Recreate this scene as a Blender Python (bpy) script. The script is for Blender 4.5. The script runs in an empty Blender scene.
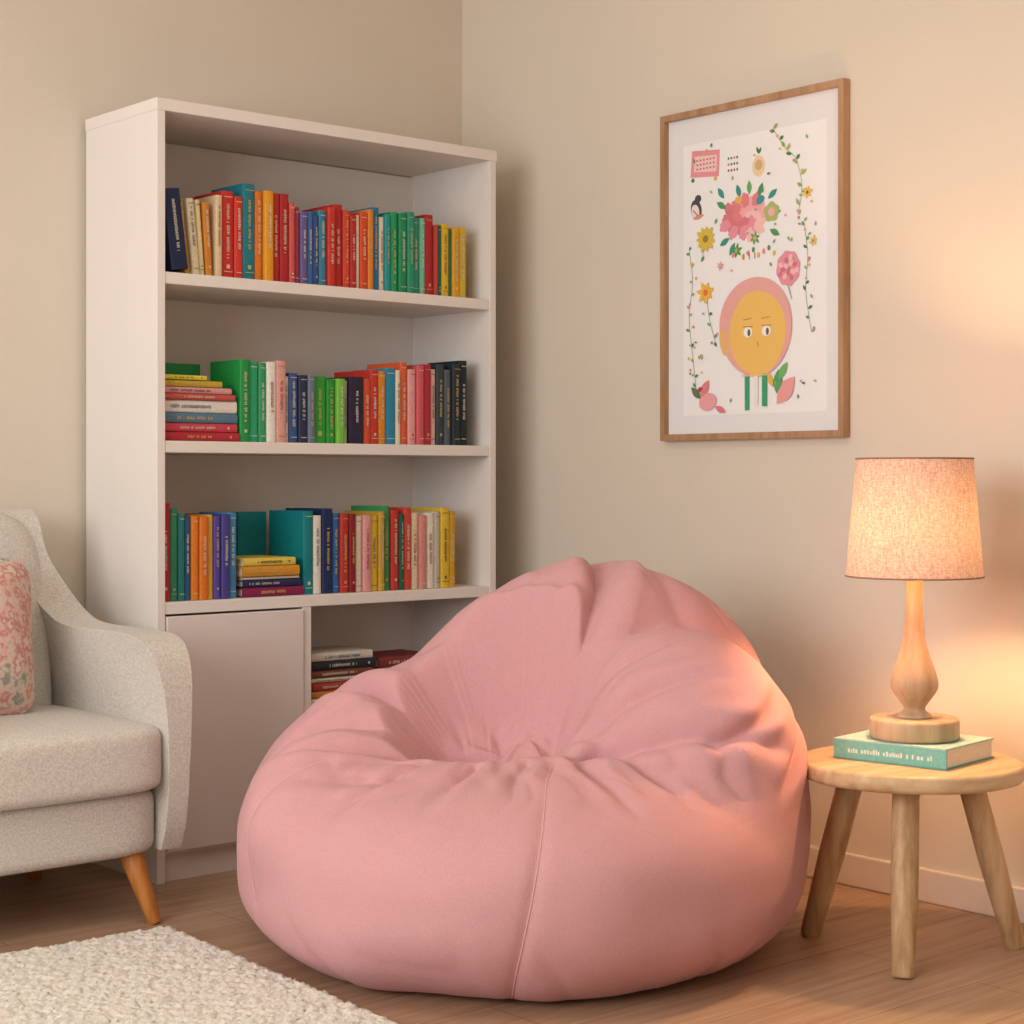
import bpy, bmesh, math, random
import numpy as np
from mathutils import Vector, Matrix, Euler
from mathutils.bvhtree import BVHTree
random.seed(7); rng=np.random.default_rng(5)
S=bpy.context.scene
S.view_settings.view_transform='Standard'
S.view_settings.look='None'
S.view_settings.exposure=0.0

def lin(c):
    if isinstance(c,str):
        c=c.lstrip('#'); c=[int(c[i:i+2],16)/255 for i in (0,2,4)]
    return tuple(((x/12.92) if x<=.04045 else ((x+.055)/1.055)**2.4) for x in c)

# ------------------------------------------------------------ materials
def newmat(name,color=(.8,.8,.8),rough=.6,spec=.3):
    m=bpy.data.materials.new(name); m.use_nodes=True
    b=m.node_tree.nodes['Principled BSDF']
    c=lin(color)
    b.inputs['Base Color'].default_value=(*c,1); b.inputs['Roughness'].default_value=rough
    b.inputs['Specular IOR Level'].default_value=spec
    return m,m.node_tree,b
def add_bump(nt,b,height,strength=.3,dist=.01,prev=None):
    bp=nt.nodes.new('ShaderNodeBump'); bp.inputs['Strength'].default_value=strength; bp.inputs['Distance'].default_value=dist
    nt.links.new(height,bp.inputs['Height'])
    if prev: nt.links.new(prev,bp.inputs['Normal'])
    nt.links.new(bp.outputs[0],b.inputs['Normal']); return bp.outputs[0]
def coord(nt,scale=(1,1,1),rot=(0,0,0)):
    t=nt.nodes.new('ShaderNodeTexCoord'); m=nt.nodes.new('ShaderNodeMapping')
    m.inputs['Scale'].default_value=scale; m.inputs['Rotation'].default_value=rot
    nt.links.new(t.outputs['Object'],m.inputs[0]); return m.outputs[0]
def noise(nt,vec,scale,detail=4,rough=.55):
    n=nt.nodes.new('ShaderNodeTexNoise'); n.inputs['Scale'].default_value=scale
    n.inputs['Detail'].default_value=detail; n.inputs['Roughness'].default_value=rough
    nt.links.new(vec,n.inputs['Vector']); return n.outputs['Fac']
def ramp(nt,fac,stops):
    r=nt.nodes.new('ShaderNodeValToRGB'); e=r.color_ramp.elements
    while len(e)<len(stops): e.new(.5)
    for i,(p,c) in enumerate(stops):
        e[i].position=p; e[i].color=(*lin(c),1)
    nt.links.new(fac,r.inputs[0]); return r.outputs[0]

def mat_paint(name,c1,c2,bump=.15):
    m,nt,b=newmat(name,c1,.75,.2)
    v=coord(nt); n=noise(nt,v,1.6,3)
    nt.links.new(ramp(nt,n,[(.3,c1),(.7,c2)]),b.inputs['Base Color'])
    add_bump(nt,b,noise(nt,v,90,4),bump,.004); return m
def mat_wood(name,c1,c2,axis='z',scale=1,rough=.45):
    m,nt,b=newmat(name,c1,rough,.35)
    sc={'x':(2,26,26),'y':(26,2,26),'z':(26,26,2)}[axis]
    v=coord(nt,tuple(s*scale for s in sc)); n=noise(nt,v,1.3,6,.62)
    nt.links.new(ramp(nt,n,[(.36,c1),(.62,c2)]),b.inputs['Base Color'])
    add_bump(nt,b,n,.15,.003); return m
def mat_fabric(name,c1,c2,wscale=420,bump=.4,nscale=120,fleck=True,dist=.002):
    m,nt,b=newmat(name,c1,.92,.12)
    v=coord(nt)
    n=noise(nt,v,nscale,3,.7)
    nt.links.new(ramp(nt,n,[(.36,c1),(.64,c2)]),b.inputs['Base Color'])
    vo=nt.nodes.new('ShaderNodeTexVoronoi'); vo.inputs['Scale'].default_value=wscale
    nt.links.new(v,vo.inputs['Vector'])
    add_bump(nt,b,vo.outputs['Distance'],bump,dist)
    b.inputs['Sheen Weight'].default_value=.12; b.inputs['Sheen Roughness'].default_value=.5
    return m
def mat_vcol(name,rough=.55,fac=.35):
    m,nt,b=newmat(name,(.8,.8,.8),rough,.3)
    a=nt.nodes.new('ShaderNodeAttribute'); a.attribute_name='Col'
    n=noise(nt,coord(nt),160,3)
    mx=nt.nodes.new('ShaderNodeMix'); mx.data_type='RGBA'; mx.blend_type='MULTIPLY'
    mx.inputs['Factor'].default_value=fac
    nt.links.new(a.outputs['Color'],mx.inputs['A']); nt.links.new(ramp(nt,n,[(.2,'#9a9a9a'),(.8,'#ffffff')]),mx.inputs['B'])
    nt.links.new(mx.outputs['Result'],b.inputs['Base Color']); return m

M_wall=mat_paint('wall_paint','#dbd1c2','#dfd5c6')
M_ceil=mat_paint('ceiling_paint','#e2dfd8','#e6e3dc')
M_trim=mat_paint('trim_paint','#e4d9ce','#e8ddd2',.03)
M_case=mat_paint('bookcase_paint','#e5dfda','#e8e2dd',.03)
M_door=mat_paint('bookcase_door_paint','#e0d5d1','#e3d9d5',.03)
M_vcol=mat_vcol('book_cloth')
M_print=mat_vcol('print_ink',.8,0)
M_table=mat_wood('oak_table','#c09a70','#debf98','x',.7)
M_tleg=mat_wood('oak_leg','#b08c62','#d8b78e','z',1.1)
M_lamp=mat_wood('lamp_wood','#ae9474','#cdb394','z',.8)
M_legw=mat_wood('chair_leg_wood','#a8652a','#c98a48','z')
M_frame=mat_wood('frame_oak','#a07a56','#ba9472','z',1.2)
M_chair=mat_fabric('chair_boucle','#c4beb6','#dfdad2',420,.5,210,dist=.002)
M_bag=mat_fabric('pink_cotton','#cf9a9e','#d5a2a6',520,.5,330,dist=.0016)
M_thread,_,_=newmat('seam_thread','#dfacb0',.9)

def mat_floor():
    m,nt,b=newmat('laminate_planks','#9a7558',.42,.35)
    v=coord(nt)
    br=nt.nodes.new('ShaderNodeTexBrick'); br.inputs['Scale'].default_value=1
    br.inputs['Brick Width'].default_value=1.25; br.inputs['Row Height'].default_value=.16
    br.inputs['Mortar Size'].default_value=.0014; br.inputs['Mortar Smooth'].default_value=.3
    br.inputs['Color1'].default_value=(*lin('#b6967c'),1); br.inputs['Color2'].default_value=(*lin('#c1a288'),1)
    br.inputs['Mortar'].default_value=(*lin('#8a6e58'),1); br.offset=.37
    nt.links.new(v,br.inputs['Vector'])
    g=noise(nt,coord(nt,(1.2,22,1)),2.2,7,.65)
    mx=nt.nodes.new('ShaderNodeMix'); mx.data_type='RGBA'; mx.blend_type='MULTIPLY'; mx.inputs['Factor'].default_value=.7
    nt.links.new(br.outputs['Color'],mx.inputs['A']); nt.links.new(ramp(nt,g,[(.28,'#bda894'),(.68,'#ffffff')]),mx.inputs['B'])
    nt.links.new(mx.outputs['Result'],b.inputs['Base Color'])
    add_bump(nt,b,g,.08,.003); return m
M_floor=mat_floor()
def mat_rug():
    m,nt,b=newmat('wool_pile','#e6dfd2',1,.02)
    v=coord(nt); n=noise(nt,v,150,4,.7)
    nt.links.new(ramp(nt,n,[(.3,'#d8cfc0'),(.5,'#e9e2d6'),(.75,'#f4efe6')]),b.inputs['Base Color'])
    add_bump(nt,b,noise(nt,v,260,3,.8),.5,.005)
    b.inputs['Sheen Weight'].default_value=.3; return m
M_rug=mat_rug()
def mat_floral():
    m,nt,b=newmat('floral_cotton','#d9b9ae',.9,.1)
    v=coord(nt); n=noise(nt,v,26,3,.6)
    nt.links.new(ramp(nt,n,[(.34,'#9a9a90'),(.42,'#d8c6ba'),(.5,'#d9b4aa'),(.57,'#c58580'),(.63,'#dccabd')]),b.inputs['Base Color'])
    add_bump(nt,b,noise(nt,v,400,2),.3,.002); return m
M_floral=mat_floral()
def mat_shade():
    m=bpy.data.materials.new('linen_lampshade'); m.use_nodes=True; nt=m.node_tree
    nt.nodes.clear(); o=nt.nodes.new('ShaderNodeOutputMaterial')
    w1=noise(nt,coord(nt,(1,1,3)),120,3,.7); w2=noise(nt,coord(nt,(2.4,2.4,.5)),120,3,.7)
    ad=nt.nodes.new('ShaderNodeMath'); ad.operation='MULTIPLY'; nt.links.new(w1,ad.inputs[0]); nt.links.new(w2,ad.inputs[1])
    c=ramp(nt,ad.outputs[0],[(.13,'#bd9888'),(.36,'#e6cbbd')])
    c2=ramp(nt,ad.outputs[0],[(.12,'#b48e78'),(.37,'#f0d4c0')])
    d=nt.nodes.new('ShaderNodeBsdfDiffuse'); t=nt.nodes.new('ShaderNodeBsdfTranslucent')
    nt.links.new(c,d.inputs[0]); nt.links.new(c2,t.inputs[0])
    mx=nt.nodes.new('ShaderNodeMixShader'); mx.inputs[0].default_value=.036
    nt.links.new(d.outputs[0],mx.inputs[1]); nt.links.new(t.outputs[0],mx.inputs[2])
    nt.links.new(mx.outputs[0],o.inputs[0]); return m
M_shade=mat_shade()

# ------------------------------------------------------------ geometry helpers
def link(me,name,mats,parent=None,smooth=False):
    o=bpy.data.objects.new(name,me); S.collection.objects.link(o)
    for m in (mats if isinstance(mats,(list,tuple)) else [mats]): me.materials.append(m)
    if parent: o.parent=parent
    if smooth:
        me.polygons.foreach_set('use_smooth',[True]*len(me.polygons))
    return o
def empty(name,loc=(0,0,0),rz=0):
    e=bpy.data.objects.new(name,None); e.location=loc; e.rotation_euler=(0,0,rz); e.empty_display_size=.1
    S.collection.objects.link(e); return e
class MB:
    def __init__(s): s.v=[];s.f=[];s.c=[]
    def quads(s,vs,fs,col=(.8,.8,.8),M=None):
        n=len(s.v)
        for v in vs:
            v=Vector(v); s.v.append(tuple(M@v) if M else tuple(v))
        for f in fs: s.f.append([n+i for i in f]); s.c.append(col)
    def box(s,a,b,col=(.8,.8,.8),M=None):
        x0,y0,z0=a;x1,y1,z1=b
        vs=[(x0,y0,z0),(x1,y0,z0),(x1,y1,z0),(x0,y1,z0),(x0,y0,z1),(x1,y0,z1),(x1,y1,z1),(x0,y1,z1)]
        s.quads(vs,[(0,3,2,1),(4,5,6,7),(0,1,5,4),(1,2,6,5),(2,3,7,6),(3,0,4,7)],col,M)
    def make(s,name,mats,parent=None,bevel=0,vcol=False,smooth=False):
        me=bpy.data.meshes.new(name); me.from_pydata(s.v,[],s.f); me.update()
        if vcol:
            a=me.color_attributes.new('Col','FLOAT_COLOR','CORNER'); d=[]
            for p,c in zip(me.polygons,s.c): d+= [*c,1]*p.loop_total
            a.data.foreach_set('color',d)
        o=link(me,name,mats,parent,smooth)
        if bevel:
            m=o.modifiers.new('b','BEVEL'); m.width=bevel; m.segments=2; m.limit_method='ANGLE'
        return o
def lathe(name,prof,mats,parent=None,seg=64,loc=(0,0,0)):
    v=[];f=[]
    for r,z in prof:
        for i in range(seg):
            a=2*math.pi*i/seg; v.append((r*math.cos(a),r*math.sin(a),z))
    for k in range(len(prof)-1):
        for i in range(seg):
            j=(i+1)%seg; f.append((k*seg+i,k*seg+j,(k+1)*seg+j,(k+1)*seg+i))
    me=bpy.data.meshes.new(name); me.from_pydata(v,[],f); me.update()
    o=link(me,name,mats,parent,True); o.location=loc
    return o
def smoothprof(pts,n=6):
    out=[]
    P=[pts[0]]+list(pts)+[pts[-1]]
    for i in range(1,len(P)-2):
        for k in range(n):
            t=k/n; q=[]
            for d in range(len(pts[0])):
                a,b,c,e=P[i-1][d],P[i][d],P[i+1][d],P[i+2][d]
                q.append(.5*(2*b+(c-a)*t+(2*a-5*b+4*c-e)*t*t+(3*b-a-3*c+e)*t**3))
            out.append(tuple(q))
    out.append(tuple(pts[-1])); return out
def taperleg(name,p0,p1,r0,r1,mat,parent,seg=24,mid=None):
    p0=Vector(p0);p1=Vector(p1); q=(p1-p0).to_track_quat('Z','Y').to_matrix()
    L=(p1-p0).length; rm=mid or (r0+r1)/2
    prof=[(0,0),(r0*.9,0),(r0,.004)]+[(rm,L*.5)]+[(r1,L-.004),(r1*.9,L),(0,L)]
    v=[];f=[]
    for r,z in prof:
        for i in range(seg):
            a=2*math.pi*i/seg; v.append(tuple(p0+q@Vector((r*math.cos(a),r*math.sin(a),z))))
    for k in range(len(prof)-1):
        for i in range(seg):
            j=(i+1)%seg; f.append((k*seg+i,k*seg+j,(k+1)*seg+j,(k+1)*seg+i))
    me=bpy.data.meshes.new(name); me.from_pydata(v,[],f); me.update()
    return link(me,name,mat,parent,True)
def cushion(name,size,mat,parent,loc,rot=(0,0,0),n=5,fn=None,cuts=28):
    bm=bmesh.new(); bmesh.ops.create_cube(bm,size=2)
    bmesh.ops.subdivide_edges(bm,edges=bm.edges[:],cuts=cuts,use_grid_fill=True)
    for v in bm.verts:
        x,y,z=v.co; r=(abs(x)**n+abs(y)**n+abs(z)**n)**(-1/n)
        p=Vector((x*r,y*r,z*r))
        if fn: p=fn(p)
        v.co=Vector((p.x*size[0]/2,p.y*size[1]/2,p.z*size[2]/2))
    me=bpy.data.meshes.new(name); bm.to_mesh(me); bm.free()
    o=link(me,name,mat,parent,True); o.location=loc; o.rotation_euler=rot; return o
def tube(name,pts,r,mat,parent=None,cyclic=False):
    cu=bpy.data.curves.new(name,'CURVE'); cu.dimensions='3D'; cu.bevel_depth=r; cu.bevel_resolution=2
    sp=cu.splines.new('POLY'); sp.points.add(len(pts)-1)
    for i,p in enumerate(pts): sp.points[i].co=(*p,1)
    sp.use_cyclic_u=cyclic
    cu.materials.append(mat); o=bpy.data.objects.new(name,cu); S.collection.objects.link(o)
    if parent: o.parent=parent
    return o

# ------------------------------------------------------------ room
X0,Y0,H=-4.6,-5.4,2.6
def slab(name,a,b,mat,bevel=0):
    m=MB(); m.box(a,b); return m.make(name,mat,bevel=bevel)
slab('floor',(X0-.1,Y0-.1,-.1),(.1,.1,0),M_floor)
slab('ceiling',(X0-.1,Y0-.1,H),(.1,.1,H+.1),M_ceil)
slab('wall_back',(X0-.1,0,0),(.1,.1,H),M_wall)
slab('wall_right',(0,Y0-.1,0),(.1,0,H),M_wall)
slab('wall_front',(X0-.1,Y0-.1,0),(0,Y0,H),M_wall)
WY0,WY1,WZ0,WZ1=-3.6,-.9,.75,2.3
m=MB()
m.box((X0-.1,Y0,0),(X0,WY0,H)); m.box((X0-.1,WY1,0),(X0,0,H))
m.box((X0-.1,WY0,0),(X0,WY1,WZ0)); m.box((X0-.1,WY0,WZ1),(X0,WY1,H))
m.make('wall_left',M_wall)
m=MB(); t=.05
m.box((X0-.08,WY0,WZ0),(X0-.03,WY0+t,WZ1)); m.box((X0-.08,WY1-t,WZ0),(X0-.03,WY1,WZ1))
m.box((X0-.08,WY0,WZ0),(X0-.03,WY1,WZ0+t)); m.box((X0-.08,WY0,WZ1-t),(X0-.03,WY1,WZ1))
m.box((X0-.07,(WY0+WY1)/2-.02,WZ0),(X0-.04,(WY0+WY1)/2+.02,WZ1))
m.make('window_1',M_trim)
slab('baseboard_back',(X0,-.014,0),(0,0,.075),M_trim,.004)
slab('baseboard_right',(-.014,Y0,0),(0,-.014,.075),M_trim,.004)

# ------------------------------------------------------------ bookcase
BX,BY=-1.216,-.366; BW=1.034; BB=-.018
bc=empty('bookcase',(BX,BY,0))
D=BB-BY; T=.022; TOP=1.826
m=MB()
m.box((0,0,0),(T,D,TOP-.0)); m.box((BW-T,0,0),(BW,D,TOP))
m.make('side_panels',M_case,bc,.002)
m=MB(); m.box((-.002,-.002,TOP-.026),(BW+.002,D,TOP+.003)); m.make('top_panel',M_case,bc,.002)
m=MB(); m.box((T,D-.01,.06),(BW-T,D,TOP-.03)); m.make('back_panel',M_case,bc)
SH=[1.426,1.032,.654]
m=MB()
for z in SH: m.box((T,.002,z-.028),(BW-T,D-.01,z))
m.box((T,.002,.065),(BW-T,D-.01,.09))
m.make('shelves',M_case,bc,.002)
m=MB(); m.box((.410,.004,.09),(.435,D-.01,SH[2]-.028)); m.make('divider',M_case,bc,.002)
m=MB(); m.box((.435,.02,.37),(BW-T,D-.01,.39)); m.make('lower_shelf',M_case,bc,.002)
m=MB(); m.box((T,.02,0),(BW-T,.04,.062)); m.make('plinth',M_case,bc)
m=MB(); m.box((T+.003,-.004,.072),(.407,.014,SH[2]-.033)); m.make('cabinet_door',M_door,bc,.002)

# ------------------------------------------------------------ books
bk=MB()
INK=[lin('#e6dcc4'),lin('#dcbc74'),lin('#ece6da'),lin('#2a2a30')]
PAGE=lin('#e6dcc6')
def book(w,d,h,col,M,style=None):
    c=lin(col); n=5; t=min(.0035,w*.15)
    dark=sum(c)/3
    vs=[];fs=[]
    for k in range(n+1):
        a=math.pi*k/n; x=w/2-w/2*math.cos(a); y=-.004*math.sin(a)
        vs+= [(x,y,0),(x,y,h)]
    for k in range(n): fs.append((2*k,2*k+2,2*k+3,2*k+1))
    bk.quads(vs,fs,c,M)
    bk.box((0,0,0),(t,d,h),c,M); bk.box((w-t,0,0),(w,d,h),c,M)
    bk.box((t,.001,.004),(w-t,.0025,h-.001),c,M)
    bk.box((t,.0025,.004),(w-t,d-.004,h-.004),PAGE,M)
    ink=random.choice(INK[:3]) if dark<.45 else random.choice([INK[3],lin('#b0483a'),lin('#4a6a8a')])
    ink=tuple(.75*i+.25*j for i,j in zip(ink,c))
    if w<.011: return
    yb=-.0050
    def mark(x0,x1,z0,z1,cc): bk.quads([(x0,yb,z0),(x1,yb,z0),(x1,yb,z1),(x0,yb,z1)],[(0,1,2,3)],cc,M)
    st=random.random() if style is None else style
    if st<.85:
        z=h*random.uniform(.22,.4); e=h*random.uniform(.70,.9); hw=min(.0042,w*.17)
        while z<e:
            l=random.uniform(.0022,.0048); j=random.uniform(0,.4)*hw
            mark(w/2-hw+j,w/2+hw-random.uniform(0,.4)*hw,z,z+l*.62,ink)
            if random.random()<.5: mark(w/2-hw,w/2-hw*.5,z,z+l*.9,ink)
            z+=l
            if random.random()<.16: z+=.005
    if st>.5:
        for zz in (.07,.93): mark(w*.14,w*.86,h*zz,h*zz+.0018,ink)
    if random.random()<.4: mark(w*.36,w*.64,h*.11,h*.11+w*.28,ink)
FY=.03
def upright(x,w,h,col,z,lean=0,y=None,d=None):
    y=FY+random.uniform(-.006,.008) if y is None else y
    d=d or random.uniform(.13,.17)
    M=Matrix.Translation((BX+x,BY+y,z))@Matrix.Rotation(lean,4,'Y')
    book(w,d,h,col,M)
def row(x0,x1,z,items):
    tot=sum(i[1] for i in items); k=(x1-x0)/tot; x=x0
    for col,w,h in items:
        upright(x,w*k-.0012,h+random.uniform(-.004,.004),col,z+.001); x+=w*k
def stack(x0,z,items,y=FY,rz=0):
    for col,t,l in items:
        M=Matrix.Translation((BX+x0+random.uniform(0,.006)+l,BY+y+random.uniform(-.004,.004),z+.0005))@Matrix.Rotation(math.radians(-90),4,'Y')
        book(t-.001,.15,l,col,M,.5); z+=t
z=SH[0]
upright(.046,.044,.190,'#1b2a4a',z+.006,-.13,y=.012)
upright(.094,.014,.175,'#c99a3a',z+.002,-.12)
upright(.112,.020,.18,'#e8d7b4',z+.002,-.10)
upright(.135,.014,.18,'#e9d9a8',z+.002,-.08)
upright(.152,.018,.175,'#d98a2e',z+.002,-.06)
row(.176,.955,z,[('#e2c9a0',.8,.20),('#c8342c',1.5,.208),('#d23b2e',1,.2),('#1f7f8c',1.5,.232),('#e07b28',1,.215),('#e8a22c',1.1,.22),('#c3342d',1,.222),('#b52b2f',1.1,.218),('#d65a52',.7,.2),('#9a3d57',.7,.19),
 ('#6c5f96',.9,.185),('#3e6fae',.8,.185),('#3f4f86',.7,.178),('#3b87a8',1,.19),('#cd3b2e',1,.2),('#c02f2c',1.2,.21),('#d64a35',.9,.2),('#b8322e',.8,.19),('#e3d2b4',.5,.185),('#d9502f',1,.195),('#e58b2e',.8,.205),('#2d7fae',1,.215),
 ('#e9dfcb',.7,.19),('#2b9a9a',.8,.2),('#2ba06a',1,.205),('#1f8f5c',1.1,.205),('#2a9b79',1,.21),('#35a58c',1,.205),('#7cc4a4',.7,.2),('#b42a33',1.2,.212),('#c2453a',.5,.19),('#1e6f63',.6,.185),('#e6c22e',1.1,.19),('#2b7c5c',.5,.182),('#e2a72a',1,.185),('#dcc23a',1.1,.188)])
z=SH[1]
stack(.026,z,[('#b9303f',.022,.207),('#cf4658',.021,.205),('#5b7f98',.025,.205),('#e9e4da',.03,.203),('#c85a55',.015,.195),('#e0a0a0',.016,.19),('#c9b03a',.016,.165),('#e3d24e',.012,.12)])
bk.box((BX+.135,BY+.2,z+.001),(BX+.235,BY+.225,z+.196),lin('#2a9a52'))
row(.242,.955,z,[('#239a4a',1.1,.196),('#2fae7c',1.1,.195),('#3aa06a',.8,.19),('#f0ece2',1,.2),('#e5a9a0',1.1,.2),('#d9cfc4',.5,.165),('#3c5c94',1,.17),('#2c3352',1,.168),('#6f7f96',.8,.165),
 ('#35a83d',1.6,.165),('#2b9a3a',1,.16),('#7cc64a',1,.165),('#cfc4b6',.5,.16),('#2c2640',1.8,.172),('#d8552e',.9,.165),('#c93c30',1,.19),('#e08f2c',.9,.185),('#2f8fb4',1.3,.2),('#e8dcc4',.6,.19),('#e2653a',.9,.215),('#e9a6a6',1,.2),('#d9606a',.9,.205),('#b43040',1,.21),('#e9c0b4',.7,.2),('#37464e',1,.215),('#56606a',.9,.2),('#27343a',1,.215),('#1f3038',1,.225)])
z=SH[2]
row(.026,.238,z,[('#b83238',1.4,.23),('#3a8f6a',1,.215),('#2b7f7a',.9,.205),('#2a5f8f',.9,.2),('#e9862e',1,.2),('#e27a2a',1.2,.2),('#e8b23c',.8,.2),('#5a4aa0',1,.2),('#4b4490',1.2,.205),('#4a90c4',1.2,.205)])
stack(.247,z,[('#8d2450',.024,.178),('#27305c',.018,.17),('#d9d2c0',.008,.165),('#d99a35',.026,.165),('#e9cf5c',.02,.15)])
bk.box((BX+.345,BY+.2,z+.001),(BX+.43,BY+.23,z+.205),lin('#178a90'))
row(.432,.915,z,[('#12858c',1.2,.205),('#ece7da',1,.2),('#1f2f5c',1.3,.215),('#2f6fae',.9,.2),('#c0392f',1,.2),('#8c1f2c',.8,.195),('#e8d5bf',.9,.19),('#e2a0a0',1,.195),('#e5c443',1,.195),('#c9a23a',.7,.2),('#3f9a5c',1,.215),('#c33a34',1,.205),('#1f5f4c',.6,.2),('#d04a3c',1,.215),('#ead9b8',1,.2),('#d98f8a',.9,.195),('#eee6d8',1.1,.2),('#c8bfae',.8,.205),('#e8c33c',1.2,.21),('#d9a92e',.9,.205)])
stack(.455,.3905,[('#c98a3a',.018,.17),('#b5443a',.02,.18),('#e0d2b8',.012,.18),('#7c4a3c',.02,.19),('#2e3038',.022,.2),('#d8d2c6',.022,.19)],y=.04)
stack(.455,.2,[('#b5443a',.03,.2),('#d8a24a',.03,.21),('#3a5a7a',.03,.2),('#d9d2c4',.03,.19)],y=.04)
stack(.68,.3905,[('#5a7a9a',.03,.2),('#c8bfae',.03,.2),('#8a3a3a',.028,.19)],y=.06)
bk.box((BX+.455,BY+.045,.0905),(BX+.665,BY+.2,.1995),lin('#8a6a4c'))
bk.make('shelf_books',M_vcol,None,vcol=True)

# ------------------------------------------------------------ framed picture
PW,PH=.590,.830; pf=empty('framed_picture',(0,-.830,1.040))
def P3(s,t,d): return (-d,-s,t)
fr=MB(); fw=.016
def bar(pts):
    vs=[P3(s,t,.003) for s,t in pts]+[P3(s,t,.026) for s,t in pts]
    fr.quads(vs,[(3,2,1,0),(4,5,6,7),(0,1,5,4),(1,2,6,5),(2,3,7,6),(3,0,4,7)])
bar([(0,0),(PW,0),(PW-fw,fw),(fw,fw)]); bar([(PW,0),(PW,PH),(PW-fw,PH-fw),(PW-fw,fw)])
bar([(PW,PH),(0,PH),(fw,PH-fw),(PW-fw,PH-fw)]); bar([(0,PH),(0,0),(fw,fw),(fw,PH-fw)])
fr.make('frame',M_frame,pf)
pa=MB(); lay=[.0100]
def mixw(c,f=.14):
    c=c.lstrip('#'); c=[int(c[i:i+2],16) for i in (0,2,4)]
    return '#%02x%02x%02x'%tuple(int(x*(1-f)+244*f) for x in c)
def poly(pts,col,f=.10):
    lay[0]+=.00001
    n=len(pts); pa.quads([P3(s,t,lay[0]) for s,t in pts],[tuple(range(n))[::-1]],lin(mixw(col,f)))
def disc(s,t,rx,ry,col,n=28,rot=0,wob=0,k=5):
    s*=PW;t*=PH; pts=[]
    for i in range(n):
        a=2*math.pi*i/n; r=1+wob*math.sin(k*a)
        x=rx*r*math.cos(a);y=ry*r*math.sin(a)
        pts.append((s+x*math.cos(rot)-y*math.sin(rot),t+x*math.sin(rot)+y*math.cos(rot)))
    poly(pts,col)
def leaf(s,t,L,w,a,col):
    s*=PW;t*=PH; pts=[]
    for i in range(7): x=L*i/6; pts.append((x,w*math.sin(math.pi*i/6)))
    for i in range(5,0,-1): x=L*i/6; pts.append((x,-w*math.sin(math.pi*i/6)))
    poly([(s+x*math.cos(a)-y*math.sin(a),t+x*math.sin(a)+y*math.cos(a)) for x,y in pts],col)
def line(p,q,w,col):
    a=Vector((p[0]*PW,p[1]*PH));b=Vector((q[0]*PW,q[1]*PH)); d=(b-a).normalized(); n=Vector((-d.y,d.x))*w/2
    poly([tuple(a-n),tuple(b-n),tuple(b+n),tuple(a+n)],col)
def flower(s,t,r,col,cc,np_=8):
    for i in range(np_):
        a=2*math.pi*i/np_+.3
        leaf(s,t,r*random.uniform(.85,1.1),r*.22,a,col)
    disc(s,t,r*.28,r*.28,cc,14)
GR=('#5f8f4a','#3f7a4a','#7fae5c','#a3b06a')
def vine(pts,leafs,L=.017):
    sp=smoothprof(pts,5)
    for a,b in zip(sp[:-1],sp[1:]): line(a,b,.0014,'#7da070')
    for i in range(leafs):
        p=sp[int(i*(len(sp)-1)/max(1,leafs-1))]
        a=random.uniform(.2,1.1)
        if i%2: a=math.pi-a
        leaf(p[0],p[1],L*random.uniform(.8,1.3),L*.28,a,random.choice(GR))
        if random.random()<.35: disc(p[0]+random.uniform(-.03,.03),p[1]+.012,.004,.004,random.choice(['#e8b04a','#e58f9e','#d9707f']),8)
poly([(fw*.5,fw*.5),(PW-fw*.5,fw*.5),(PW-fw*.5,PH-fw*.5),(fw*.5,PH-fw*.5)],'#e8e8ea',0)
poly([(.115*PW,.075*PH),(.895*PW,.075*PH),(.895*PW,.90*PH),(.115*PW,.90*PH)],'#f2f2f4',0)
poly([(.155*PW,.80*PH),(.32*PW,.79*PH),(.325*PW,.87*PH),(.165*PW,.88*PH)],'#e58f96')
poly([(.175*PW,.815*PH),(.305*PW,.806*PH),(.308*PW,.856*PH),(.18*PW,.862*PH)],'#f3c9c8')
for j in range(3):
    for i in range(6): line((.19+i*.019,.822+j*.013),(.200+i*.019,.821+j*.013),.004,'#b5545e')
disc(.17,.79,.006,.006,'#3f7a4a',10); disc(.30,.785,.006,.006,'#e8b04a',10)
for j in range(3):
    for i in range(4): line((.37+i*.016,.80+j*.018),(.378+i*.016,.803+j*.018),.006,random.choice(['#8a4a3c','#c96a5a','#4a6a4a']))
disc(.54,.80,.020,.026,'#ead2a4',20); disc(.54,.803,.012,.013,'#d9a878',16); leaf(.54,.835,.02,.004,1.9,'#3f7a4a'); leaf(.54,.835,.018,.004,1.1,'#3f7a4a')
disc(.19,.70,.018,.026,'#3a3d46',20,.3); disc(.185,.695,.013,.018,'#e9e2da',16,.3); disc(.2,.732,.011,.010,'#3a3d46'); leaf(.17,.672,.04,.006,.2,'#d98a6a'); line((.17,.70),(.20,.68),.003,'#b5505a')
for i in range(26):
    a=i*2.4; r=.066*math.sqrt(i/26)
    disc(.47+r*math.cos(a)/PW*1.1,.655+r*math.sin(a)/PH*.75,.019,.014,['#e58fa0','#f0a8ae','#d9707f','#f4c0bc','#e07a80'][i%5],14,a,.14)
for s,t,a in [(.36,.69,2.6),(.38,.60,3.6),(.41,.585,4.2),(.59,.70,.6),(.60,.655,.1),(.6,.61,-.5),(.49,.72,1.6),(.35,.72,2.2),(.44,.715,1.9),(.54,.71,1.2)]:
    leaf(s,t,.036,.008,a,['#3f8f5a','#5fa85a','#2f8f80'][int(s*100)%3])
disc(.61,.66,.024,.024,'#a9b86a',20,0,.1); disc(.61,.66,.011,.011,'#e9b0b4')
disc(.55,.70,.014,.010,'#2f8fa0',14,.4); disc(.43,.71,.012,.009,'#e8b04a',14)
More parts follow.
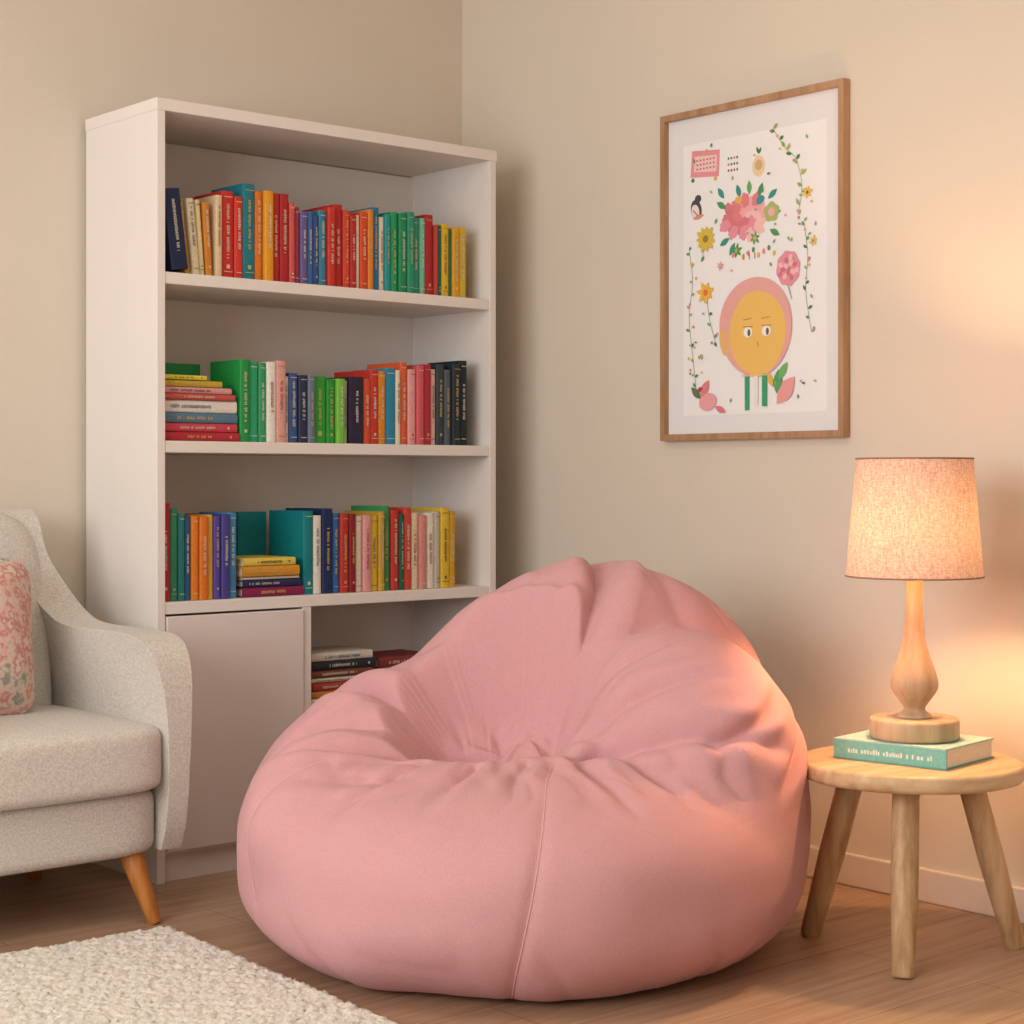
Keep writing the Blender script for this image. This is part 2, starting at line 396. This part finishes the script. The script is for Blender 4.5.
flower(.52,.59,.018,'#5f9f6a','#e8b04a',6); flower(.42,.56,.018,'#4a8f4a','#e8b04a',6)
for i in range(9): disc(.40+i*.028,.548+.010*math.sin(i*2.1),.005,.007,['#e9808c','#5f8f4a','#e8b04a'][i%3],10)
for i in range(3): line((.46+i*.03,.53),(.46+i*.03,.548),.003,'#8a6a5a')
vine([(.62,.90),(.68,.84),(.74,.80),(.77,.72),(.75,.64)],13)
vine([(.78,.62),(.80,.52),(.79,.42),(.82,.30)],11,.013)
vine([(.15,.58),(.17,.48),(.15,.38),(.17,.26),(.19,.16)],12,.013)
vine([(.25,.60),(.22,.54)],3,.016); vine([(.25,.44),(.27,.36),(.31,.28)],6,.014)
flower(.247,.607,.034,'#d9b93a','#8a7a2a',11); flower(.247,.445,.030,'#efb43c','#d9702c',7)
flower(.33,.52,.012,'#e9a0a8','#d9b93a',6); flower(.80,.70,.016,'#f0c04a','#8a5a2a',6); flower(.83,.56,.014,'#e8c04a','#6a8ac0',6)
disc(.70,.49,.036,.042,'#e58f9e',24,0,.05,8)
for i in range(14):
    a=i*2.4; r=.03*math.sqrt(i/14); disc(.70+r*math.cos(a)/PW,.49+r*math.sin(a)/PH,.008,.006,'#f3bcc0' if i%2 else '#cf6c80',10,a)
line((.70,.44),(.72,.40),.002,'#5d8a52')
disc(.525,.33,.116,.122,'#e5a49e',40,.25,.012,3)
disc(.535,.312,.090,.102,'#eebd5c',40,0,.008,4)
disc(.355,.29,.016,.034,'#e8b070',16,.2)
for s in (.485,.585):
    disc(s,.315,.014,.013,'#f6f2ea',18); disc(s+.006,.313,.005,.009,'#5a5650',14); line((s-.026,.332),(s+.026,.330),.002,'#8a5a38')
    line((s-.026,.352),(s+.02,.355),.0022,'#b5803c')
line((.535,.285),(.545,.27),.002,'#a8602c')
line((.48,.19),(.48,.085),.014,'#2f9a6a'); line((.575,.19),(.575,.095),.016,'#2f9a6a'); line((.53,.185),(.53,.10),.012,'#f0e8e0')
line((.45,.187),(.61,.187),.003,'#e9c86a')
disc(.26,.115,.030,.022,'#e9a0a4',20,.2); leaf(.22,.13,.05,.012,1.0,'#e07a80'); leaf(.22,.125,.045,.010,2.4,'#5a6a4a'); leaf(.30,.10,.04,.008,-.4,'#d9707f'); leaf(.2,.15,.02,.006,.3,'#b5303c')
leaf(.64,.10,.085,.022,.85,'#e89a98'); leaf(.64,.13,.06,.014,1.45,'#4a9a5c'); leaf(.65,.17,.05,.010,1.0,'#6ab05c'); leaf(.62,.15,.04,.008,2.0,'#e8b04a')
for i in range(60):
    s=random.uniform(.14,.86);t=random.uniform(.10,.88)
    if abs(s-.51)<.24 and abs(t-.33)<.17: continue
    if random.random()<.5: disc(s,t,.0035,.003,random.choice(['#e8b04a','#e58f9e','#7fae5c','#8ab0c8']),8)
    else: leaf(s,t,.012,.0028,random.uniform(0,3),random.choice(GR))
pa.make('print',M_print,pf,vcol=True)

# ------------------------------------------------------------ side table
TX,TY,TZ=-.388,-1.872,.385
tb=empty('side_table',(TX,TY,0))
R=.2215
lathe('tabletop',[(0,TZ-.034),(R-.012,TZ-.034),(R-.004,TZ-.031),(R,TZ-.024),(R,TZ-.008),(R-.003,TZ-.002),(R-.008,TZ),(0,TZ)],M_table,tb,96)
feet=[(-.154,-.099),(-.039,.220),(.198,-.113)]
for i,(fx,fy) in enumerate(feet):
    taperleg('leg_%d'%(i+1),(fx,fy,0),(fx*.55,fy*.55,TZ-.033),.021,.026,M_tleg,tb,mid=.0265)

b2=MB()
a=math.radians(-81.4); BKL,BKW,BKT=.245,.205,.040
def lb(x0,y0,z0,x1,y1,z1,c): b2.box((x0,y0,z0),(x1,y1,z1),lin(c))
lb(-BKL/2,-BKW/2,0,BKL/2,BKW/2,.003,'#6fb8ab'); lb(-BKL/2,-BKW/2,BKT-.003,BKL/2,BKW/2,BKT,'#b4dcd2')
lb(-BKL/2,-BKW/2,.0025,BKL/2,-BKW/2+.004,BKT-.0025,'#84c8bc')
lb(-BKL/2+.003,-BKW/2+.004,.003,BKL/2-.003,BKW/2-.004,BKT-.003,'#f2ece0')
x=-.09
while x<.09:
    l=random.uniform(.004,.008); b2.box((x,-BKW/2-.0006,.014),(x+l*.65,-BKW/2,.014+random.uniform(.006,.010)),lin('#e9f2ec')); x+=l
    if random.random()<.2:x+=.006
x=-.10
while x<.10:
    l=random.uniform(.004,.008); b2.box((x,-BKW/2+.012,BKT),(x+l*.6,-BKW/2+.022,BKT+.0004),lin('#e4f1ea')); x+=l
tbk=b2.make('hardcover_book',M_vcol,None,vcol=True)
tbk.location=(-.366,-1.866,TZ+.0005); tbk.rotation_euler=(0,0,a)

# ------------------------------------------------------------ lamp
LX,LY,LZ=-.372,-1.872,TZ+BKT+.0015
lp=empty('table_lamp',(LX,LY,LZ))
lathe('base',[(0,0),(.084,0),(.088,.004),(.088,.036),(.085,.041),(0,.041)],M_lamp,lp,64)
bp=smoothprof([(.004,.041),(.031,.041),(.033,.046),(.024,.054),(.021,.060),(.030,.074),(.044,.095),(.0465,.112),(.040,.138),(.029,.168),(.0205,.205),(.0175,.245),(.0165,.285),(.018,.318),(.019,.323),(.004,.325)],5)
lathe('turned_body',bp,M_lamp,lp,48)
M_brass,_,bb=newmat('brass','#c8a060',.3,.5); bb.inputs['Metallic'].default_value=.9
lathe('socket',[(0,.322),(.016,.322),(.016,.372),(.012,.378),(0,.378)],M_brass,lp,24)
SB,ST=.322,.556
lathe('shade',[(.1345,SB),(.1145,ST)],M_shade,lp,96)
M_rim,_,_=newmat('shade_rim','#a97e6c',.8)
for nm,r,zz in (('rim_bottom',.1345,SB),('rim_top',.1145,ST)):
    tube(nm,[(r*math.cos(i*2*math.pi/96),r*math.sin(i*2*math.pi/96),zz) for i in range(96)],.0018,M_rim,lp,True)
for i in range(3):
    aa=i*2*math.pi/3+.4
    tube('spider_%d'%(i+1),[(.0,.0,.50),(.1135*math.cos(aa),.1135*math.sin(aa),ST-.01)],.0013,M_brass,lp)
tube('harp',[(0,0,.372),(.045,0,.40),(.05,0,.45),(.03,0,.485),(0,0,.50)],.0013,M_brass,lp)
mb=bpy.data.materials.new('bulb_glow'); mb.use_nodes=True; nt=mb.node_tree; nt.nodes.clear()
e=nt.nodes.new('ShaderNodeEmission'); o_=nt.nodes.new('ShaderNodeOutputMaterial'); e.inputs[0].default_value=(1,.56,.25,1); e.inputs[1].default_value=470
nt.links.new(e.outputs[0],o_.inputs[0])
lathe('bulb',[(0,.376),(.012,.38),(.016,.39),(.026,.405),(.030,.422),(.027,.438),(.016,.450),(0,.453)],mb,lp,24)

# ------------------------------------------------------------ bean bag
C0=np.array([0,0,.13])
def ell(p,c,r):
    q=(p-np.array(c)); r=np.array(r)
    k0=np.linalg.norm(q/r,axis=1); k1=np.linalg.norm(q/(r*r),axis=1)+1e-9
    return k0*(k0-1)/k1
def rotell(p,c,r,rx=0,ry=0,rz=0):
    Rm=np.array(Euler((rx,ry,rz)).to_matrix())
    q=(p-np.array(c))@Rm
    return ell(q,(0,0,0),r)
def smin(a,b,k):
    h=np.clip(.5+.5*(b-a)/k,0,1); return b+(a-b)*h-k*h*(1-h)
def smax(a,b,k): return -smin(-a,-b,k)
def sdf(p):
    q=np.sqrt((p[:,0]/.578)**2+((p[:,1]+.025)/.59)**2); zz=np.abs(p[:,2]-.18)/.24
    n=2.6
    base=((q**n+zz**n)**(1/n)-1)*.3
    dome=rotell(p,(.16,.19,.38),(.40,.26,.385),rx=.08)
    right=rotell(p,(.325,-.03,.335),(.24,.33,.30),rx=.10,rz=.32,ry=.04)
    left=rotell(p,(-.24,.12,.30),(.34,.28,.235),ry=-.28)
    larm=rotell(p,(-.35,-.10,.27),(.18,.30,.165),rz=-.3)
    d=smin(dome,right,.018)
    d=smin(d,left,.09)
    d=smin(d,larm,.02)
    d=smin(base,d,.04)
    scoop=rotell(p,(-.075,-.115,.635),(.225,.215,.325),rz=-.25,ry=.05)
    d=smax(d,-scoop,.03)
    return d
bm=bmesh.new(); bmesh.ops.create_icosphere(bm,subdivisions=8,radius=1)
dirs=np.array([v.co[:] for v in bm.verts]); dirs/=np.linalg.norm(dirs,axis=1)[:,None]
N=len(dirs)
hi=np.full(N,1.0); found=np.zeros(N,bool); lo=np.full(N,.02)
for r in np.linspace(1.0,.04,49):
    v=sdf(C0+dirs*r); new=(v<0)&(~found); lo[new]=r; hi[new]=r+.02; found|=new
for _ in range(12):
    mid=(lo+hi)/2; v=sdf(C0+dirs*mid[:,None]); ins=v<0
    lo=np.where(ins,mid,lo); hi=np.where(ins,hi,mid)
rad=(lo+hi)/2
def vnoise(x,y,seed):
    g=np.random.default_rng(seed).uniform(-1,1,(64,64))
    xi=np.floor(x).astype(int); yi=np.floor(y).astype(int); fx=x-xi; fy=y-yi
    fx=fx*fx*fx*(fx*(fx*6-15)+10); fy=fy*fy*fy*(fy*(fy*6-15)+10)
    a=g[xi%64,yi%64];b=g[(xi+1)%64,yi%64];c=g[xi%64,(yi+1)%64];d=g[(xi+1)%64,(yi+1)%64]
    return (a*(1-fx)+b*fx)*(1-fy)+(c*(1-fx)+d*fx)*fy
def crease(pts,a,w,rad,sharp=1.0,ridge=0):
    sp=np.array(smoothprof(pts,8)) ; amps=sp[:,3] if sp.shape[1]>3 else np.ones(len(sp))
    dd=sp[:,:3]-C0; dd/=np.linalg.norm(dd,axis=1)[:,None]
    best=np.full(N,9.0); amp=np.zeros(N)
    for i in range(len(dd)-1):
        A,B=dd[i],dd[i+1]; AB=B-A; L=AB@AB+1e-12
        t=np.clip(((dirs-A)@AB)/L,0,1); q=A+t[:,None]*AB
        ds=np.linalg.norm(dirs-q,axis=1); m_=ds<best
        best[m_]=ds[m_]; amp[m_]=(amps[i]+(amps[i+1]-amps[i])*t)[m_]
    d=best*rad
    out=-a*amp*np.exp(-(d/w)**sharp)
    if ridge: out+= ridge*amp*np.exp(-((d-2.2*w)/(1.4*w))**2)
    return out
disp=np.zeros(N)
Cs=[
 # main diagonal fold from the crown into the seat, with the right cushion swelling beside it
 ([(.17,.20,.78,.5),(.15,.08,.66,1.0),(.115,.0,.55,1.2),(.085,-.07,.47,1.1),(.065,-.14,.41,.8),(.055,-.21,.38,.4)],.064,.022,.014),
 ([(.225,.14,.73,.1),(.215,.03,.64,.9),(.185,-.06,.54,1.1),(.16,-.13,.47,.8),(.15,-.2,.43,0)],-.024,.040,0),
 ([(-.42,.14,.47,.0),(-.32,.08,.45,.8),(-.23,.01,.42,1),(-.15,-.05,.385,.4)],.052,.022,.018),
 ([(-.46,-.16,.37,.2),(-.36,-.19,.40,.9),(-.26,-.20,.40,1),(-.19,-.20,.39,.2)],.044,.018,.016),
 ([(-.43,-.30,.36,.0),(-.33,-.33,.38,.8),(-.24,-.34,.38,.5),(-.18,-.33,.38,.0)],.026,.013,.011),
 ([(.10,-.25,.40,.7),(.20,-.26,.42,1),(.33,-.27,.41,.8),(.47,-.22,.38,0)],.046,.018,.016),
 ([(.13,-.18,.44,.7),(.20,-.19,.48,1),(.28,-.20,.50,.7),(.38,-.19,.50,0)],.032,.015,.013),
 ([(.13,-.10,.50,.8),(.21,-.11,.55,.9),(.28,-.10,.58,.6),(.36,-.06,.61,0)],.028,.016,.011),
 ([(.15,-.02,.57,.8),(.23,-.02,.61,.8),(.31,.02,.64,0)],.021,.014,.009),
 ([(-.02,.03,.52,.2),(-.08,.07,.55,.8),(-.15,.11,.56,.6),(-.23,.16,.55,0)],.022,.018,.010),
 ([(.10,.05,.62,.6),(.03,.09,.64,.8),(-.07,.14,.64,0)],.019,.018,.008),
 ([(.08,-.02,.50,.6),(.02,.02,.53,.8),(-.06,.06,.55,0)],.018,.015,.008),
 ([(.30,-.30,.40,0),(.38,-.22,.42,1),(.41,-.12,.46,0)],.024,.013,.010),
 ([(.47,-.30,.33,0),(.48,-.22,.37,1),(.47,-.12,.42,.6),(.46,.0,.48,0)],.021,.014,.008),
 ([(-.09,-.31,.40,.9),(-.13,-.38,.39,.8),(-.19,-.48,.33,0)],.023,.013,.010),
 ([(.01,-.31,.40,.8),(-.01,-.37,.395,.7),(-.02,-.44,.35,0)],.018,.011,.008),
 ([(.11,-.30,.41,.9),(.15,-.38,.39,.9),(.21,-.48,.32,0)],.026,.014,.011),
 ([(.20,-.29,.41,.9),(.27,-.37,.39,.8),(.33,-.43,.33,0)],.022,.012,.010),
 ([(-.20,-.28,.40,.6),(-.29,-.37,.385,.9),(-.38,-.43,.32,0)],.021,.012,.010),
 ([(.32,-.28,.40,.6),(.38,-.34,.385,.8),(.44,-.36,.33,0)],.017,.012,.008),
 ([(-.40,-.02,.42,0),(-.35,-.06,.43,.9),(-.27,-.09,.42,.6),(-.2,-.1,.41,0)],.022,.014,.009),
 ([(.24,.18,.76,0),(.30,.08,.70,.8),(.38,.0,.60,.5),(.44,-.05,.5,0)],.012,.018,.006),
 ([(-.02,.22,.69,0),(.03,.14,.66,.7),(.07,.08,.62,0)],.012,.014,.006)]
for pts,a_,w_,rg in Cs: disp+=crease(pts,a_,w_,rad,1.2,ridge=rg)
seams={
 'seam_front':[(.06,-.30,.40),(.045,-.40,.385),(.03,-.50,.30),(.012,-.555,.2),(-.012,-.53,.08),(-.02,-.48,.01)],
 'seam_left':[(-.36,-.26,.39),(-.44,-.29,.33),(-.50,-.29,.24),(-.51,-.28,.14),(-.48,-.27,.03)],
 'seam_back_right':[(.17,.22,.78),(.30,.17,.74),(.42,.12,.64),(.51,.08,.5),(.56,.04,.36),(.57,.02,.22),(.5,0,.03)],
 'seam_back_left':[(.17,.22,.78),(.03,.26,.7),(-.14,.29,.6),(-.30,.28,.5),(-.44,.2,.4)],
}
for k,p in seams.items(): disp+=crease(p,.008,.012,rad,1.3)
P=C0+dirs*rad[:,None]
pk=np.array([-.02,-.17,.34]); rel=P-pk; dist=np.linalg.norm(rel,axis=1)
ang=np.arctan2(rel[:,1],rel[:,0])+math.pi
up=np.clip((P[:,2]-.30)/.1,0,1)
n1=vnoise(ang*3.2+.6*vnoise(P[:,0]*7+9,P[:,1]*7+9,4),dist*4+3,11)
n2=vnoise(ang*7+.9*vnoise(P[:,0]*9+9,P[:,1]*9+9,5),dist*7+3,12)
rid=lambda n:1-np.clip(np.abs(n)*2.2,0,1)**.8
disp+=-.018*rid(n1)*np.exp(-((dist-.26)/.11)**2)*up
disp+=-.007*rid(n2)*np.exp(-((dist-.28)/.10)**2)*up
pc=np.array([.17,.20,.77]); rc=P-pc; dc=np.linalg.norm(rc,axis=1); ac_=np.arctan2(rc[:,2],rc[:,0])+math.pi
disp+=-.009*rid(vnoise(ac_*4,dc*3,21))*np.exp(-((dc-.12)/.10)**2)
az=np.arctan2(P[:,1],P[:,0])+math.pi
disp+=.010*vnoise(az*2.2,P[:,2]*5+4,31)+.005*vnoise(az*5,P[:,2]*10+4,32)
low=np.exp(-((P[:,2]-.05)/.08)**2)
disp+=-.009*rid(vnoise(az*5+P[:,2]*4,P[:,2]*4+7,33))*low
rad2=rad+disp
Pn=C0+dirs*rad2[:,None]
zf=Pn[:,2]; Pn[:,2]=np.where(zf<.02,.001+.019*np.exp((zf-.02)/.019),zf)
for v,p in zip(bm.verts,Pn): v.co=p
bmesh.ops.smooth_vert(bm,verts=bm.verts[:],factor=.5,use_axis_x=True,use_axis_y=True,use_axis_z=True)
bmesh.ops.smooth_vert(bm,verts=bm.verts[:],factor=.5,use_axis_x=True,use_axis_y=True,use_axis_z=True)
me=bpy.data.meshes.new('bean_bag'); bm.to_mesh(me)
bvh=BVHTree.FromBMesh(bm); bm.free()
bag=empty('bean_bag',(-.878,-1.262,0),math.radians(-41))
link(me,'cover',M_bag,bag,True)
for k,p in seams.items():
    pts=[]
    for q in smoothprof(p,14):
        d=(Vector(q)-Vector(C0)).normalized(); h=bvh.ray_cast(Vector(C0)+d*1.5,-d)
        if h[0]: pts.append(h[0]+d*.0003)
    tube(k,pts,.0012,M_thread,bag)

# ------------------------------------------------------------ armchair
AX1,AX0=-1.328,-2.07
ac=empty('armchair',(0,0,0))
side=smoothprof([(-.665,.15),(-.69,.22),(-.705,.36),(-.712,.50),(-.695,.572),(-.65,.604),(-.56,.612),(-.46,.612),(-.36,.612),(-.28,.622),(-.225,.66),(-.20,.73),(-.18,.80),(-.15,.852),(-.11,.872),(-.065,.86),(-.045,.80),(-.05,.6),(-.075,.35),(-.09,.15)],4)
def arm(name,xin,xout):
    bm=bmesh.new(); A=[];B=[]
    sgn=1 if xout>xin else -1
    for y,z in side:
        k=max(0,min(1,(z-.2)/.4)); th=.50+.50*k**3
        h=max(0,min(1,(z-.60)/.2)); h=h*h*(3-2*h); xo=xout-sgn*.080*h
        A.append(bm.verts.new((xo,y,z))); B.append(bm.verts.new((xo+(xin-xout)*th,y,z)))
    n=len(A)
    bm.faces.new(A); bm.faces.new(B[::-1])
    for i in range(n): bm.faces.new((A[i],B[i],B[(i+1)%n],A[(i+1)%n]))
    bmesh.ops.recalc_face_normals(bm,faces=bm.faces[:])
    bmesh.ops.triangulate(bm,faces=[f for f in bm.faces if len(f.verts)>4])
    me=bpy.data.meshes.new(name); bm.to_mesh(me); bm.free()
    o=link(me,name,M_chair,ac,True)
    mo=o.modifiers.new('b','BEVEL'); mo.width=.024; mo.segments=6; mo.limit_method='ANGLE'; mo.angle_limit=math.radians(50)
    o.modifiers.new('w','WEIGHTED_NORMAL')
arm('arm_right',AX1-.100,AX1); arm('arm_left',AX0+.100,AX0)
cushion('backrest',(.59,.20,.60),M_chair,ac,(-1.699,-.150,.575),(math.radians(-9),0,0),n=4.5)
cushion('seat_base',(.66,.60,.15),M_chair,ac,(-1.699,-.38,.215),n=9)
def puff(p):
    return Vector((p.x,p.y,p.z*(1+.14*(1-p.x**2)*(1-p.y**2))))
cushion('seat_cushion',(.652,.565,.145),M_chair,ac,(-1.699,-.434,.352),n=9,fn=puff)
for i,(x,y,sx,sy) in enumerate([(-1.435,-.63,1,-1),(-1.955,-.63,-1,-1),(-1.43,-.15,1,1),(-1.955,-.15,-1,1)]):
    taperleg('leg_%d'%(i+1),(x+.035*sx,y+(.05*sy if sy<0 else .04),0),(x,y,.16),.0145,.027,M_legw,ac)
def pil(p):
    k=(1-.75*abs(p.x)**3.5)*(1-.75*abs(p.z)**3.5)
    return Vector((p.x*(1-.06*(1-p.z**2)),p.y*k,p.z*(1-.06*(1-p.x**2))))
pl=cushion('throw_pillow',(.40,.17,.37),M_floral,None,(-1.715,-.355,.610),(math.radians(-17),math.radians(6),0),n=6,fn=pil)

# ------------------------------------------------------------ rug
rx0,rx1,ry0,ry1=-1.79,0,-2.14,0; st=.0048
nx=int((rx1-rx0)/st); ny=int((ry1-ry0)/st)
gx,gy=np.meshgrid(np.linspace(rx0,rx1,nx),np.linspace(ry0,ry1,ny),indexing='ij')
ed=np.minimum(np.minimum(gx-rx0,rx1-gx),np.minimum(gy-ry0,ry1-gy))
hz=.022*np.clip(ed/.018,0,1)**.5
cl=.5+.25*np.sin(gx*95+3*np.sin(gy*60))+.25*np.sin(gy*110+3*np.sin(gx*70+1))
zz=.001+hz*(.74+.16*cl+rng.uniform(-.16,.16,gx.shape))
jx=gx+rng.normal(0,.0016,gx.shape)+.004*np.sin(gy*130)*(ed<.02); jy=gy+rng.normal(0,.0016,gx.shape)
V=np.stack([jx,jy,zz],-1).reshape(-1,3)
idx=np.arange(nx*ny).reshape(nx,ny)
F=np.stack([idx[:-1,:-1],idx[1:,:-1],idx[1:,1:],idx[:-1,1:]],-1).reshape(-1,4)
me=bpy.data.meshes.new('shag_rug'); me.from_pydata(V.tolist(),[],F.tolist()); me.update()
rg=link(me,'shag_rug',M_rug,None,True); rg.location=(-1.415,-.764,0); rg.rotation_euler=(0,0,math.radians(-2.8))

# ------------------------------------------------------------ lights
def area(name,loc,rot,sx,sy,power,col):
    l=bpy.data.lights.new(name,'AREA'); l.shape='RECTANGLE'; l.size=sx; l.size_y=sy; l.energy=power; l.color=col
    o=bpy.data.objects.new(name,l); o.location=loc; o.rotation_euler=rot; S.collection.objects.link(o); return o
area('window_daylight',(X0-.02,(WY0+WY1)/2,(WZ0+WZ1)/2),(0,math.radians(-90),0),1.5,2.6,86,(1,.965,.925))
area('ceiling_fill',(-2.1,-1.8,H-.05),(0,0,0),.8,.8,11,(1,.90,.80))  # added soft fill below the ceiling, no fixture modelled
w=bpy.data.worlds.new('sky'); S.world=w; w.use_nodes=True
w.node_tree.nodes['Background'].inputs[0].default_value=(.75,.85,1,1); w.node_tree.nodes['Background'].inputs[1].default_value=.6

# ------------------------------------------------------------ camera
cd=bpy.data.cameras.new('camera'); cam=bpy.data.objects.new('camera',cd); S.collection.objects.link(cam)
cam.location=(-3.304,-4.023,.94); cam.rotation_euler=(math.radians(90),0,math.radians(-41))
cd.sensor_width=36; cd.lens=62.58; cd.shift_y=-.03125; cd.clip_start=.05
S.camera=cam
